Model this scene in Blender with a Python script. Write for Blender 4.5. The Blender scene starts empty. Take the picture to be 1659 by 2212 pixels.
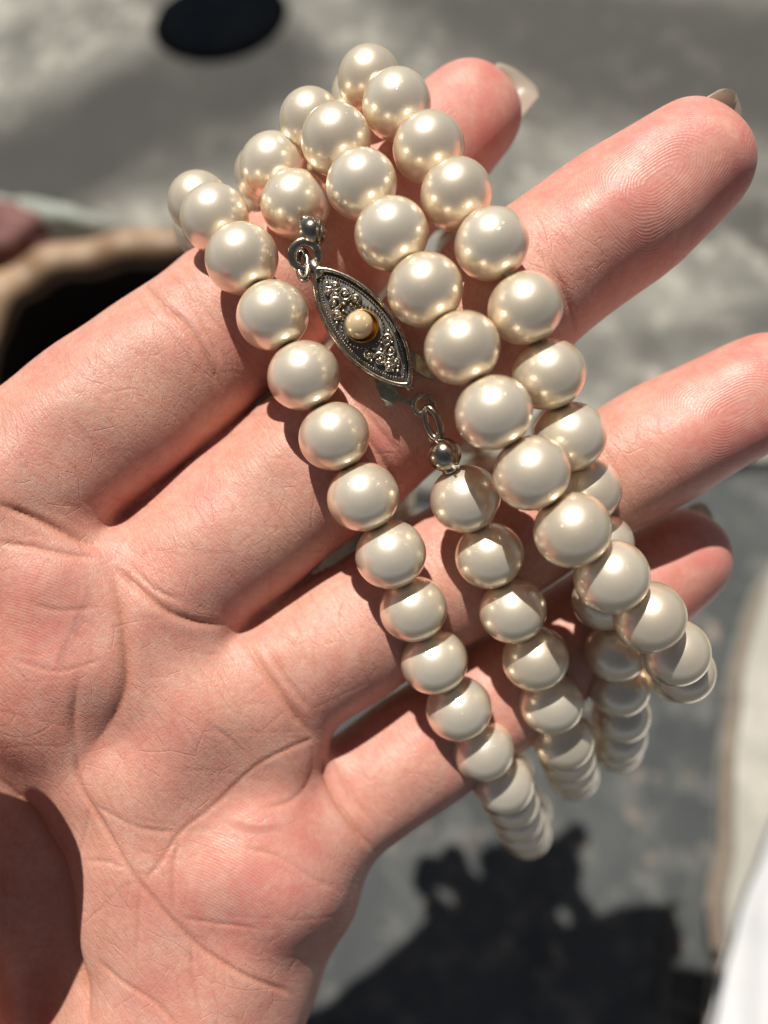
import bpy, bmesh, math, random
import numpy as np
from mathutils import Vector, Matrix, Euler, noise as mnoise

random.seed(4)
rng = np.random.default_rng(4)
SC = bpy.context.scene
COL = SC.collection

# ------------------------------------------------------------------ camera, world, sun
TILT = math.radians(20.0)          # how far the lens is raised from looking straight down
CAM_H = 0.276                      # lens height above the ground, metres
F = 1843.0                         # focal length in layout pixels (picture 1659 x 2212)
cam = bpy.data.cameras.new('camera')
cam_ob = bpy.data.objects.new('camera', cam); COL.objects.link(cam_ob)
cam_ob.location = (0, 0, CAM_H); cam_ob.rotation_euler = (TILT, 0, 0)
cam.sensor_fit = 'VERTICAL'; cam.sensor_height = 36.0; cam.sensor_width = 27.0
cam.lens = 30.0
cam.clip_start = 0.005; cam.clip_end = 500.0
cam.dof.use_dof = True; cam.dof.focus_distance = 0.0985; cam.dof.aperture_fstop = 9.5
SC.camera = cam_ob
M = Matrix.Translation((0, 0, CAM_H)) @ Matrix.Rotation(TILT, 4, 'X')
MN = np.array(M)

def sun_world(sx, sy, sz):
    return (M.to_3x3() @ Vector((sx, sy, sz))).normalized()
SUN = sun_world(-0.19, 0.745, 0.65)
w = bpy.data.worlds.new('World'); SC.world = w; w.use_nodes = True
nt = w.node_tree
sky = nt.nodes.new('ShaderNodeTexSky'); sky.sky_type = 'NISHITA'; sky.sun_disc = False; sky.air_density = 0.5; sky.dust_density = 0.4
sky.sun_elevation = math.asin(SUN.z); sky.sun_rotation = math.atan2(SUN.x, SUN.y)
pale = nt.nodes.new('ShaderNodeHueSaturation'); pale.inputs['Saturation'].default_value = 0.4   # milky city sky, as the picture's white balance shows it
nt.links.new(sky.outputs[0], pale.inputs['Color'])
nt.links.new(pale.outputs[0], nt.nodes['Background'].inputs[0])
nt.nodes['Background'].inputs[1].default_value = 0.05
sl = bpy.data.lights.new('sun', 'SUN'); sl.energy = 5.0; sl.angle = math.radians(0.53); sl.color = (1.0, 0.95, 0.87)
so = bpy.data.objects.new('sun', sl); COL.objects.link(so)
so.rotation_mode = 'QUATERNION'; so.rotation_quaternion = SUN.to_track_quat('Z', 'Y'); so.location = SUN * 3
SC.view_settings.view_transform = 'Standard'; SC.view_settings.look = 'None'
SC.view_settings.exposure = 0.1; SC.view_settings.gamma = 1.0
SC.render.engine = 'CYCLES'; SC.cycles.max_bounces = 10; SC.cycles.use_denoising = True

# ------------------------------------------------------------------ helpers
def cp(px, py, d):                 # layout pixel + depth (mm) -> lens space, mm
    return np.array([(px - 829.5) / F * d, -(py - 1106) / F * d, -d])
def to_world(v):                   # lens space mm -> world metres
    v = np.asarray(v, float) * 0.001
    return v @ MN[:3, :3].T + MN[:3, 3]
def on_ground(px, py, z=0.0):
    d = M.to_3x3() @ Vector(((px - 829.5) / F, -(py - 1106) / F, -1.0))
    t = (z - CAM_H) / d.z
    return Vector((0, 0, CAM_H)) + d * t

def mesh_obj(name, verts, faces, mat, parent=None, loc=None, smooth=True):
    verts = np.asarray(verts, float)
    loc = verts.mean(0) if loc is None else np.asarray(loc, float)
    me = bpy.data.meshes.new(name)
    me.from_pydata((verts - loc).tolist(), [], [list(map(int, f)) for f in faces])
    if smooth: me.polygons.foreach_set('use_smooth', [True] * len(me.polygons))
    me.materials.append(mat); me.update()
    o = bpy.data.objects.new(name, me); COL.objects.link(o)
    o.location = loc
    if parent: set_parent(o, parent)
    return o
def set_parent(o, p):
    wp = world_loc(p)
    o.parent = p; o.location = Vector(o.location) - wp
def world_loc(p):
    v = Vector(p.location)
    while p.parent: p = p.parent; v = v + Vector(p.location)
    return v
def tag(o, label=None, cat=None, kind=None, group=None):
    if label: o['label'] = label
    if cat: o['category'] = cat
    if kind: o['kind'] = kind
    if group: o['group'] = group
    return o
def empty(name, loc):
    o = bpy.data.objects.new(name, None); COL.objects.link(o); o.location = loc; o.empty_display_size = 0.01
    return o

class NB:                          # small node builder
    def __init__(s, name):
        s.m = bpy.data.materials.new(name); s.m.use_nodes = True
        s.t = s.m.node_tree; s.b = s.t.nodes['Principled BSDF']
    def n(s, kind, **kw):
        nd = s.t.nodes.new('ShaderNode' + kind)
        for k, v in kw.items():
            if k.startswith('i_'):
                key = k[2:]; key = int(key) if key.isdigit() else key.replace('_', ' ')
                s.put(nd.inputs[key], v)
            else: setattr(nd, k, v)
        return nd
    def put(s, sock, v):
        if isinstance(v, bpy.types.NodeSocket): s.t.links.new(v, sock)
        elif isinstance(v, bpy.types.Node): s.t.links.new(v.outputs[0], sock)
        else: sock.default_value = v
    def set(s, **kw):
        for k, v in kw.items(): s.put(s.b.inputs[k.replace('_', ' ')], v)
        return s
    def math(s, op, a, b=0.0, c=None, clamp=False):
        nd = s.n('Math', operation=op, use_clamp=clamp); s.put(nd.inputs[0], a); s.put(nd.inputs[1], b)
        if c is not None: s.put(nd.inputs[2], c)
        return nd.outputs[0]
    def mix(s, f, a, b, blend='MIX'):
        nd = s.n('MixRGB', blend_type=blend); s.put(nd.inputs[0], f); s.put(nd.inputs[1], a); s.put(nd.inputs[2], b)
        return nd.outputs[0]
    def ramp(s, f, stops):
        nd = s.n('ValToRGB'); e = nd.color_ramp.elements
        while len(e) < len(stops): e.new(0.5)
        for k, (p, c) in enumerate(stops):
            e[k].position = p; e[k].color = c if len(c) == 4 else (*c, 1)
        s.put(nd.inputs[0], f); return nd.outputs[0]
    def noise(s, vec, scale, detail=3, rough=0.5, dist=0.0):
        return s.n('TexNoise', i_Vector=vec, i_Scale=scale, i_Detail=detail, i_Roughness=rough, i_Distortion=dist).outputs[0]
    def attr(s, name, out='Fac'):
        return s.n('Attribute', attribute_name=name).outputs[out]
    def bump(s, h, dist, strength=1.0, prev=None):
        nd = s.n('Bump', i_Strength=strength, i_Distance=dist, i_Height=h)
        if prev is not None: s.put(nd.inputs['Normal'], prev)
        return nd.outputs[0]
def C4(r, g, b): return (r, g, b, 1.0)

# ------------------------------------------------------------------ materials
def mat_pearl():
    b = NB('pearl_nacre')
    tc = b.n('TexCoord').outputs['Object']
    rnd = b.n('ObjectInfo').outputs['Random']
    off = b.n('VectorMath', operation='ADD'); b.put(off.inputs[0], tc)
    cmb = b.n('CombineXYZ', i_0=b.math('MULTIPLY', rnd, 3.1), i_1=b.math('MULTIPLY', rnd, 1.7)); b.put(off.inputs[1], cmb)
    v = off.outputs[0]
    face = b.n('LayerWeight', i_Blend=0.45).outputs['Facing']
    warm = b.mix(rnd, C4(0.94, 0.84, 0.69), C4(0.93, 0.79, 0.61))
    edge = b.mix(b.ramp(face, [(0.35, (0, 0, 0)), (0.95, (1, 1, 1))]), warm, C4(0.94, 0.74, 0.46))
    mott = b.mix(b.ramp(b.noise(v, 900, 4), [(0.35, (0, 0, 0)), (0.7, (0.35, 0.35, 0.35))]), edge, C4(0.91, 0.82, 0.66))
    spk = b.ramp(b.noise(v, 1500, 2), [(0.69, (0, 0, 0)), (0.72, (1, 1, 1))])
    col = b.mix(b.math('MULTIPLY', spk, 0.5), mott, C4(0.93, 0.88, 0.70))
    b.set(Base_Color=col, Metallic=b.math('MULTIPLY_ADD', rnd, 0.12, 0.50), Roughness=b.math('MULTIPLY_ADD', rnd, 0.06, 0.29), Specular_IOR_Level=0.9, Coat_Weight=1.0, Coat_Roughness=0.12, Coat_IOR=1.55,
          Subsurface_Weight=0.35, Subsurface_Scale=0.0016, Subsurface_Radius=(1.0, 0.78, 0.5))
    n1 = b.bump(b.noise(v, 2600, 3), 0.00002, 0.25)
    n2 = b.bump(spk, 0.00003, 0.4, n1)
    b.set(Normal=n2)
    return b.m

def mat_skin():
    b = NB('skin')
    uv = b.attr('skin_uv', 'Vector')          # mm: along, across, region
    obj = b.n('TexCoord').outputs['Object']
    red = b.attr('redness'); cre = b.attr('fine_crease'); ph = b.attr('ridge_phase'); pm = b.attr('ridge_mask')
    n_big = b.noise(obj, 70, 3); n_mid = b.noise(obj, 260, 4, 0.6)
    base = b.mix(b.ramp(n_big, [(0.3, (0, 0, 0)), (0.7, (1, 1, 1))]), C4(0.63, 0.34, 0.248), C4(0.625, 0.255, 0.208))
    base = b.mix(b.math('MULTIPLY', red, 1.0), base, C4(0.64, 0.205, 0.18))
    mot = b.ramp(n_mid, [(0.36, (0, 0, 0)), (0.66, (1, 1, 1))])
    base = b.mix(b.math('MULTIPLY', mot, 0.58), base, C4(0.70, 0.435, 0.335))
    spot = b.ramp(b.noise(obj, 1100, 3, 0.6), [(0.40, (0, 0, 0)), (0.62, (1, 1, 1))])
    base = b.mix(b.math('MULTIPLY', spot, 0.32), base, C4(0.58, 0.20, 0.15))
    vein = b.ramp(b.noise(obj, 45, 2, 0.5, 1.5), [(0.47, (0, 0, 0)), (0.50, (1, 1, 1)), (0.53, (0, 0, 0))])
    base = b.mix(b.math('MULTIPLY', vein, 0.16), base, C4(0.50, 0.33, 0.29))
    base = b.mix(b.math('MULTIPLY', cre, 0.75, clamp=True), base, C4(0.52, 0.22, 0.14))
    # skin relief
    mp = b.n('Mapping', i_Vector=uv, i_Scale=(3.6, 1.7, 1.7))
    vor = b.n('TexVoronoi', feature='DISTANCE_TO_EDGE', i_Vector=mp, i_Scale=0.9, i_Randomness=0.9).outputs[0]
    cells = b.ramp(vor, [(0.0, (0, 0, 0)), (0.16, (1, 1, 1))])
    mp2 = b.n('Mapping', i_Vector=uv, i_Scale=(4.6, 0.6, 0.6))
    wr = b.noise(mp2, 0.75, 4, 0.6, 0.6)
    mp3 = b.n('Mapping', i_Vector=uv, i_Scale=(3.0, 3.0, 3.0))
    pore = b.noise(mp3, 1.0, 3, 0.6)
    inv = b.math('SUBTRACT', 1.0, pm)
    rid = b.math('MULTIPLY', b.math('SINE', b.math('MULTIPLY', ph, 2 * math.pi)), b.math('MULTIPLY', pm, 0.5))
    h = b.math('MULTIPLY', cells, b.math('MULTIPLY', inv, 0.14))
    h = b.math('ADD', h, b.math('MULTIPLY', wr, b.math('MULTIPLY_ADD', inv, 0.95, 0.25)))
    h = b.math('ADD', h, b.math('MULTIPLY', pore, 0.45))
    h = b.math('ADD', h, b.math('MULTIPLY', rid, 0.17))
    wob = b.n('TexNoise', i_Vector=uv, i_Scale=0.11, i_Detail=1).outputs['Color']
    wv = b.n('VectorMath', operation='MULTIPLY_ADD'); b.put(wv.inputs[0], wob); wv.inputs[1].default_value = (3.5, 3.5, 3.5); b.put(wv.inputs[2], uv)
    net = None
    for sc, wd_, sq in ((0.16, 0.014, (1, 0.45, 0.7)), (0.36, 0.022, (1.2, 0.5, 0.8))):
        mpn = b.n('Mapping', i_Vector=wv.outputs[0], i_Scale=sq, i_Rotation=(0, 0, 0.35 if sc < 0.3 else -0.3))
        d_ = b.n('TexVoronoi', feature='DISTANCE_TO_EDGE', i_Vector=mpn, i_Scale=sc, i_Randomness=1.0).outputs[0]
        ln = b.ramp(d_, [(0.0, (1, 1, 1)), (wd_, (0, 0, 0))])
        brk = b.ramp(b.noise(uv, sc * 1.3, 2), [(0.42, (0, 0, 0)), (0.58, (1, 1, 1))])
        ln = b.math('MULTIPLY', ln, brk)
        net = ln if net is None else b.math('MAXIMUM', net, ln)
    net = b.math('MULTIPLY', net, b.math('MULTIPLY_ADD', pm, -0.8, 1.0))
    h = b.math('ADD', h, b.math('MULTIPLY', net, -0.33))
    base = b.mix(b.math('MULTIPLY', net, 0.16), base, C4(0.50, 0.21, 0.14))
    nrm = b.bump(h, 0.00010, 1.0)
    rough = b.math('MULTIPLY_ADD', pore, 0.3, 0.28)
    b.set(Base_Color=base, Roughness=rough, Specular_IOR_Level=0.5, Subsurface_Weight=0.22, Subsurface_Scale=0.0018,
          Subsurface_Radius=(1.0, 0.30, 0.16), Normal=nrm)
    return b.m

def mat_simple(name, col, rough=0.6, metal=0.0, col2=None, scale=200.0, bump=0.0, **kw):
    b = NB(name)
    obj = b.n('TexCoord').outputs['Object']
    n = b.noise(obj, scale, 4, 0.6)
    c = b.mix(b.ramp(n, [(0.35, (0, 0, 0)), (0.68, (1, 1, 1))]), C4(*col), C4(*(col2 or tuple(x * 0.8 for x in col))))
    b.set(Base_Color=c, Roughness=b.math('MULTIPLY_ADD', n, 0.25, rough - 0.12), Metallic=metal)
    if bump: b.set(Normal=b.bump(n, bump, 0.7))
    b.set(**kw)
    return b.m
PEARL = mat_pearl(); SKIN = mat_skin()
SILVER = mat_simple('worn_silver', (0.56, 0.49, 0.39), 0.27, 1.0, (0.26, 0.22, 0.17), 1400, 0.00003)
SILVER_BRIGHT = mat_simple('bright_nickel', (0.50, 0.44, 0.36), 0.22, 1.0, (0.30, 0.25, 0.20), 900, 0.00002)
OXIDE = mat_simple('oxidised_silver', (0.17, 0.17, 0.17), 0.40, 0.85, (0.32, 0.29, 0.25), 900, 0.00004)
GOLD = mat_simple('old_gold', (0.72, 0.42, 0.07), 0.30, 0.9, (0.40, 0.19, 0.02), 1500, 0.00003)
BRASSY = mat_simple('brassy_nickel', (0.58, 0.52, 0.38), 0.34, 1.0, (0.36, 0.31, 0.20), 1200, 0.00003)
THREAD = mat_simple('silk_thread', (0.72, 0.66, 0.52), 0.8, 0.0, None, 3000)
SEED = mat_simple('seed_pearl_nacre', (0.80, 0.60, 0.34), 0.2, 0.3, (0.86, 0.68, 0.42), 700, 0.0, Coat_Weight=0.8, Coat_Roughness=0.08)
def mat_nail():
    b = NB('fingernail')
    n = b.noise(b.n('TexCoord').outputs['Object'], 300, 3)
    c = b.mix(n, C4(0.66, 0.53, 0.43), C4(0.74, 0.66, 0.56))
    b.set(Base_Color=c, Roughness=0.3, Coat_Weight=0.6, Coat_Roughness=0.12)
    tr = b.n('BsdfTranslucent', i_Color=c); mx = b.n('MixShader'); b.put(mx.inputs[0], 0.55); b.put(mx.inputs[1], b.b.outputs[0]); b.put(mx.inputs[2], tr.outputs[0])
    b.put(b.t.nodes['Material Output'].inputs[0], mx.outputs[0])
    return b.m
NAIL = mat_nail()

# ------------------------------------------------------------------ the hand: one implicit surface
H = 0.52
LO = np.array([-92.0, -128.0, -142.0]); HI = np.array([66.0, 66.0, -64.0])
NX, NY, NZ = [int(v) for v in np.ceil((HI - LO) / H)]
AX = [LO[i] + H * np.arange(n) for i, n in enumerate((NX, NY, NZ))]
def smin(a, b, k):
    h = np.maximum(k - np.abs(a - b), 0) / k
    return np.minimum(a, b) - h * h * k * 0.25
def box(lo, hi):
    s = []
    for i in range(3):
        a = int(max(0, math.floor((lo[i] - LO[i]) / H))); z = int(min((NX, NY, NZ)[i], math.ceil((hi[i] - LO[i]) / H) + 1))
        if z <= a: return None
        s.append(slice(a, z))
    return tuple(s)
def cone_into(field, p, q, r0, r1, k=None, margin=5.0):
    lo = np.minimum(p - r0, q - r1) - margin; hi = np.maximum(p + r0, q + r1) + margin
    s = box(lo, hi)
    if s is None: return
    X, Y, Z = np.meshgrid(AX[0][s[0]], AX[1][s[1]], AX[2][s[2]], indexing='ij', sparse=True)
    d = q - p; L = max(float(d @ d), 1e-9)
    t = np.clip(((X - p[0]) * d[0] + (Y - p[1]) * d[1] + (Z - p[2]) * d[2]) / L, 0, 1)
    dist = np.sqrt((X - p[0] - t * d[0]) ** 2 + (Y - p[1] - t * d[1]) ** 2 + (Z - p[2] - t * d[2]) ** 2) - (r0 + (r1 - r0) * t)
    field[s] = np.minimum(field[s], dist) if not k else smin(field[s], dist, k)
def blob_into(field, c, r, k, margin=9.0):          # ellipsoid, axes along the lens axes
    s = box(c - r - margin, c + r + margin)
    if s is None: return
    X, Y, Z = np.meshgrid(AX[0][s[0]], AX[1][s[1]], AX[2][s[2]], indexing='ij', sparse=True)
    q0 = np.sqrt(((X - c[0]) / r[0]) ** 2 + ((Y - c[1]) / r[1]) ** 2 + ((Z - c[2]) / r[2]) ** 2)
    q1 = np.sqrt(((X - c[0]) / r[0] ** 2) ** 2 + ((Y - c[1]) / r[1] ** 2) ** 2 + ((Z - c[2]) / r[2] ** 2) ** 2)
    dist = q0 * (q0 - 1) / np.maximum(q1, 1e-6)
    field[s] = smin(field[s], dist, k)
def spline(pts, n):
    P = np.array(pts, float); m = len(P); out = []
    for t in np.linspace(0, m - 1, n):
        i = min(int(t), m - 2); f = t - i
        a, b, c, d = P[max(i - 1, 0)], P[i], P[i + 1], P[min(i + 2, m - 1)]
        out.append(0.5 * ((2 * b) + (c - a) * f + (2 * a - 5 * b + 4 * c - d) * f * f + (3 * b - a - 3 * c + d) * f ** 3))
    return np.array(out)
# each row: pixel x, pixel y, depth of the bone line (mm), half width in pixels
FINGER = {
 'index':  [(-70, 1180, 107, 195), (112, 1003, 108.5, 189), (322, 838, 110, 180), (450, 736, 112, 171), (540, 665, 113, 166), (690, 548, 114, 150),
            (770, 478, 114.5, 139), (880, 377, 115, 131), (960, 302, 115.5, 122), (1008, 256, 116, 116)],
 'middle': [(130, 1480, 110, 178), (300, 1320, 110.5, 174), (485, 1166, 111, 174), (640, 1040, 111.5, 174), (783, 926, 111.5, 177), (930, 790, 109, 171), (1090, 648, 107.5, 168),
            (1190, 575, 107, 160), (1350, 462, 105.5, 157), (1440, 392, 104.5, 146), (1484, 358, 104, 136)],
 'ring':   [(330, 1660, 112, 152), (580, 1480, 112.5, 150), (760, 1366, 113.5, 150), (930, 1262, 114.5, 148), (1060, 1180, 114, 142), (1190, 1095, 113, 135),
            (1320, 1021, 111.5, 134), (1480, 930, 110, 135), (1590, 873, 109, 130), (1650, 843, 108.5, 122)],
 'pinky':  [(520, 1870, 117, 140), (690, 1760, 117.5, 133), (840, 1668, 118, 131), (980, 1566, 118.5, 128), (1122, 1464, 119.5, 124), (1215, 1396, 120, 119),
            (1304, 1332, 120, 116), (1400, 1262, 119.5, 112), (1472, 1205, 119, 104)],
 'thumb':  [(-165, 2330, 108, 190), (-235, 2090, 98, 185), (-335, 1880, 93, 195), (-380, 1710, 87, 203), (-385, 1590, 82, 213), (-378, 1485, 79.5, 195)],  # unseen left of the view; raised and shaped so its shadow covers the thenar
}
LINE = {}
fing = np.full((NX, NY, NZ), 30.0, np.float32)
for nm, rows in FINGER.items():
    rows = [(*cp(x, y, d), r / F * d) for x, y, d, r in rows]
    S = spline(rows, 34); LINE[nm] = S
    one = np.full((NX, NY, NZ), 30.0, np.float32)
    for a, b in zip(S[:-1], S[1:]): cone_into(one, a[:3], b[:3], a[3], b[3])
    fing = smin(fing, one, 0.9)
palm = np.full((NX, NY, NZ), 30.0, np.float32)
for (x0, y0, d0, r0), (x1, y1, d1, r1) in [
    ((-60, 1240, 110.5, 195), (-150, 1560, 116, 175)), ((-150, 1560, 120, 175), (-40, 2600, 138, 240)), ((225, 1490, 113, 180), (362, 1900, 115, 172)), ((362, 1900, 115, 172), (395, 2500, 119, 195)),
    ((385, 1700, 114, 180), (330, 2650, 121, 240)), ((590, 1885, 117.5, 195), (465, 2080, 118, 190)), ((465, 2080, 118, 190), (365, 2262, 118, 210)), ((365, 2262, 118, 210), (180, 2700, 120, 240)),
    ((10, 1610, 117.5, 185), (60, 1850, 120, 185)), ((60, 1850, 120, 185), (200, 2600, 133, 240)), ((150, 2600, 126, 300), (-10, 3600, 124, 330)), ((-100, 2650, 142, 260), (-200, 3600, 138, 300))]:
    cone_into(palm, cp(x0, y0, d0), cp(x1, y1, d1), r0 / F * d0, r1 / F * d1, 7.0, 10.0)
for x, y, d, rx, ry, rz, k in [
    (90, 1270, 105, 11, 9, 8, 4.5), (110, 1420, 106.5, 10.5, 9, 8.5, 4.5), (355, 1420, 107.8, 8, 8, 7, 4.5), (430, 1530, 108, 9, 8, 7, 4.5), (585, 1620, 111.5, 7, 7, 6.5, 5),
    (560, 1850, 111.5, 12, 11, 10, 4), (400, 2200, 112, 13, 16, 10, 6), (-260, 2080, 132, 15, 24, 13, 5)]:
    blob_into(palm, cp(x, y, d), np.array([rx, ry, rz], float), k)
phi = smin(fing, palm, 4.0)
phi[:2] = 1; phi[-2:] = 1; phi[:, :2] = 1; phi[:, -2:] = 1; phi[:, :, :2] = 1; phi[:, :, -2:] = 1
del fing, palm, one

def surface_nets(phi):
    ins = phi < 0
    nx, ny, nz = phi.shape
    cnt = np.zeros((nx - 1, ny - 1, nz - 1), np.int8)
    for i in (0, 1):
        for j in (0, 1):
            for k in (0, 1): cnt += ins[i:nx - 1 + i, j:ny - 1 + j, k:nz - 1 + k]
    act = (cnt > 0) & (cnt < 8)
    I, J, K = np.nonzero(act)
    idx = np.full(act.shape, -1, np.int64); idx[I, J, K] = np.arange(len(I))
    acc = np.zeros((len(I), 3)); num = np.zeros(len(I))
    cor = [(i, j, k) for i in (0, 1) for j in (0, 1) for k in (0, 1)]
    val = {c: phi[I + c[0], J + c[1], K + c[2]].astype(float) for c in cor}
    for a in cor:
        for ax in range(3):
            if a[ax] == 1: continue
            b = list(a); b[ax] = 1; b = tuple(b)
            va, vb = val[a], val[b]; m = (va < 0) != (vb < 0)
            t = np.where(m, va / np.where(m, va - vb, 1), 0)
            p = np.array(a, float)[None].repeat(len(I), 0); p[:, ax] += t
            acc[m] += p[m]; num[m] += 1
    V = acc / num[:, None] + np.stack([I, J, K], 1)
    quads = []
    for ax in range(3):
        sl0 = [slice(None)] * 3; sl1 = [slice(None)] * 3
        sl0[ax] = slice(0, -1); sl1[ax] = slice(1, None)
        a = ins[tuple(sl0)]; b = ins[tuple(sl1)]
        u, v = (ax + 1) % 3, (ax + 2) % 3
        E = np.stack(np.nonzero(a != b), 1)
        E = E[(E[:, u] > 0) & (E[:, v] > 0) & (E[:, u] < phi.shape[u] - 1) & (E[:, v] < phi.shape[v] - 1)]
        flip = a[E[:, 0], E[:, 1], E[:, 2]]
        def at(du, dv):
            Q = E.copy(); Q[:, u] -= du; Q[:, v] -= dv
            return idx[Q[:, 0], Q[:, 1], Q[:, 2]]
        q = np.stack([at(1, 1), at(0, 1), at(0, 0), at(1, 0)], 1)
        q[~flip] = q[~flip][:, ::-1]
        quads.append(q)
    return V * H + LO, np.concatenate(quads)
def relax(V, Q, it, w=0.5):
    e = np.concatenate([Q[:, [0, 1]], Q[:, [1, 2]], Q[:, [2, 3]], Q[:, [3, 0]]]); n = len(V)
    e = np.concatenate([e, e[:, ::-1]])
    deg = np.bincount(e[:, 0], minlength=n)[:, None]
    for _ in range(it):
        s = np.stack([np.bincount(e[:, 0], V[e[:, 1], c], n) for c in range(3)], 1)
        V = V * (1 - w) + w * s / np.maximum(deg, 1)
    return V
def split(V, Q):
    n = len(V); e = np.concatenate([Q[:, [0, 1]], Q[:, [1, 2]], Q[:, [2, 3]], Q[:, [3, 0]]])
    es = np.sort(e, 1); uq, inv = np.unique(es[:, 0] * n + es[:, 1], return_inverse=True)
    a, b = uq // n, uq % n
    EV = 0.5 * (V[a] + V[b]); FV = V[Q].mean(1); m = len(Q)
    E = n + inv.reshape(4, m).T; Fi = n + len(uq) + np.arange(m)
    Q2 = np.concatenate([np.stack([Q[:, i], E[:, i], Fi, E[:, i - 1]], 1) for i in range(4)])
    return np.concatenate([V, EV, FV]), Q2
def normals(V, Q):
    fn = np.cross(V[Q[:, 2]] - V[Q[:, 0]], V[Q[:, 3]] - V[Q[:, 1]]); N = np.zeros_like(V)
    for c in range(3):
        for i in range(4): N[:, c] += np.bincount(Q[:, i], fn[:, c], len(V))
    return N / np.maximum(np.linalg.norm(N, axis=1, keepdims=True), 1e-9)
V, Q = surface_nets(phi); del phi
V = relax(V, Q, 3)
V, Q = split(V, Q)
V = relax(V, Q, 2)
N = normals(V, Q)
# --- skin coordinates, redness, ridges
nv = len(V)
best = np.full(nv, 1e9); uu = np.zeros(nv); vv = np.zeros(nv); tt = np.zeros(nv); who = np.zeros(nv, int)
names = list(LINE)
for fi, nm in enumerate(names):
    S = LINE[nm]; P = S[:, :3]; L = np.concatenate([[0], np.cumsum(np.linalg.norm(np.diff(P, axis=0), axis=1))])
    lo, hi = P.min(0) - 14, P.max(0) + 14
    near = np.nonzero(((V > lo) & (V < hi)).all(1))[0]
    X = V[near]; bd = np.full(len(X), 1e9); bu = np.zeros(len(X)); bv = np.zeros(len(X))
    for k in range(len(P) - 1):
        d = P[k + 1] - P[k]; l2 = d @ d
        t = ((X - P[k]) @ d) / l2
        tc = np.clip(t, 0 if k else -9, 1 if k < len(P) - 2 else 9)
        r = X - P[k] - tc[:, None] * d
        ds = np.linalg.norm(X - P[k] - np.clip(t, 0, 1)[:, None] * d, axis=1) - S[k, 3]
        m = ds < bd
        dn = d / math.sqrt(l2); lat = np.cross(dn, np.array([0, 0, 1.0])); lat /= np.linalg.norm(lat); up = np.cross(lat, dn)
        ang = np.arctan2(r @ lat, r @ up) * S[k, 3]
        bd[m] = ds[m]; bu[m] = (L[k] + tc * math.sqrt(l2))[m]; bv[m] = ang[m]
    m = bd < best[near]
    g = near[m]; best[g] = bd[m]; uu[g] = bu[m]; vv[g] = bv[m]; who[g] = fi; tt[g] = bu[m] - L[-1]
isf = (best < 1.6)
pal = V @ np.array([[0.80, 0.60, 0], [-0.60, 0.80, 0], [0, 0, 0]]).T
U, W, Rg = pal[:, 0], pal[:, 1], V[:, 2]
sm = lambda a, b, x: np.clip((x - a) / (b - a), 0, 1) ** 2 * (3 - 2 * np.clip((x - a) / (b - a), 0, 1))
pad = sm(-19, -11, tt) * isf * (who != 4) * sm(11, 7, np.abs(vv))
core = tt + 5.0
sp = np.where(core > 0, core, 0.0)
loop = np.sqrt(vv ** 2 * 1.0 + sp ** 2 * 0.8 + 0.3); arch = -core * 0.8 + 0.03 * vv ** 2
wl = sm(-9, -2, core)
phase = (loop * wl + arch * (1 - wl)) / 0.32
pxy = np.stack([829.5 + F * V[:, 0] / -V[:, 2], 1106 - F * V[:, 1] / -V[:, 2]], 1)
front = (N * -V).sum(1) / np.linalg.norm(V, axis=1)
for cx, cy, ox, oy, rad in [(560, 1900, 300, 2250, 200), (120, 1330, -60, 1720, 150), (560, 1720, 380, 1960, 110)]:
    d = np.hypot(pxy[:, 0] - ox, pxy[:, 1] - oy); mk = sm(rad, rad * 0.5, np.hypot(pxy[:, 0] - cx, pxy[:, 1] - cy)) * (front > 0.1) * (~isf)
    phase = np.where(mk > pad, d / 6.8, phase); pad = np.maximum(pad, mk * 0.75)
def relax_attr(a, it):
    e = np.concatenate([Q[:, [0, 1]], Q[:, [1, 2]], Q[:, [2, 3]], Q[:, [3, 0]]]); n = len(a); deg = 2.0 * np.bincount(e[:, 0], minlength=n)
    for _ in range(it):
        a = (np.bincount(e[:, 0], a[e[:, 1]], n) + np.bincount(e[:, 1], a[e[:, 0]], n)) / np.maximum(np.bincount(e[:, 0], minlength=n) + np.bincount(e[:, 1], minlength=n), 1)
    return a
phase = relax_attr(phase, 10); pad = relax_attr(pad, 6)
red = 0.75 * sm(-24, -6, tt) * isf
for cx, cy, rad, a in [(120, 1400, 260, 0.55), (560, 1930, 240, 0.75), (300, 1560, 200, 0.3), (620, 1500, 140, 0.4), (830, 1010, 160, 0.5), (430, 740, 110, 0.4), (640, 1790, 150, 0.4)]:
    red = np.maximum(red, a * np.exp(-((pxy[:, 0] - cx) ** 2 + (pxy[:, 1] - cy) ** 2) / (rad * 0.7) ** 2))
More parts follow.
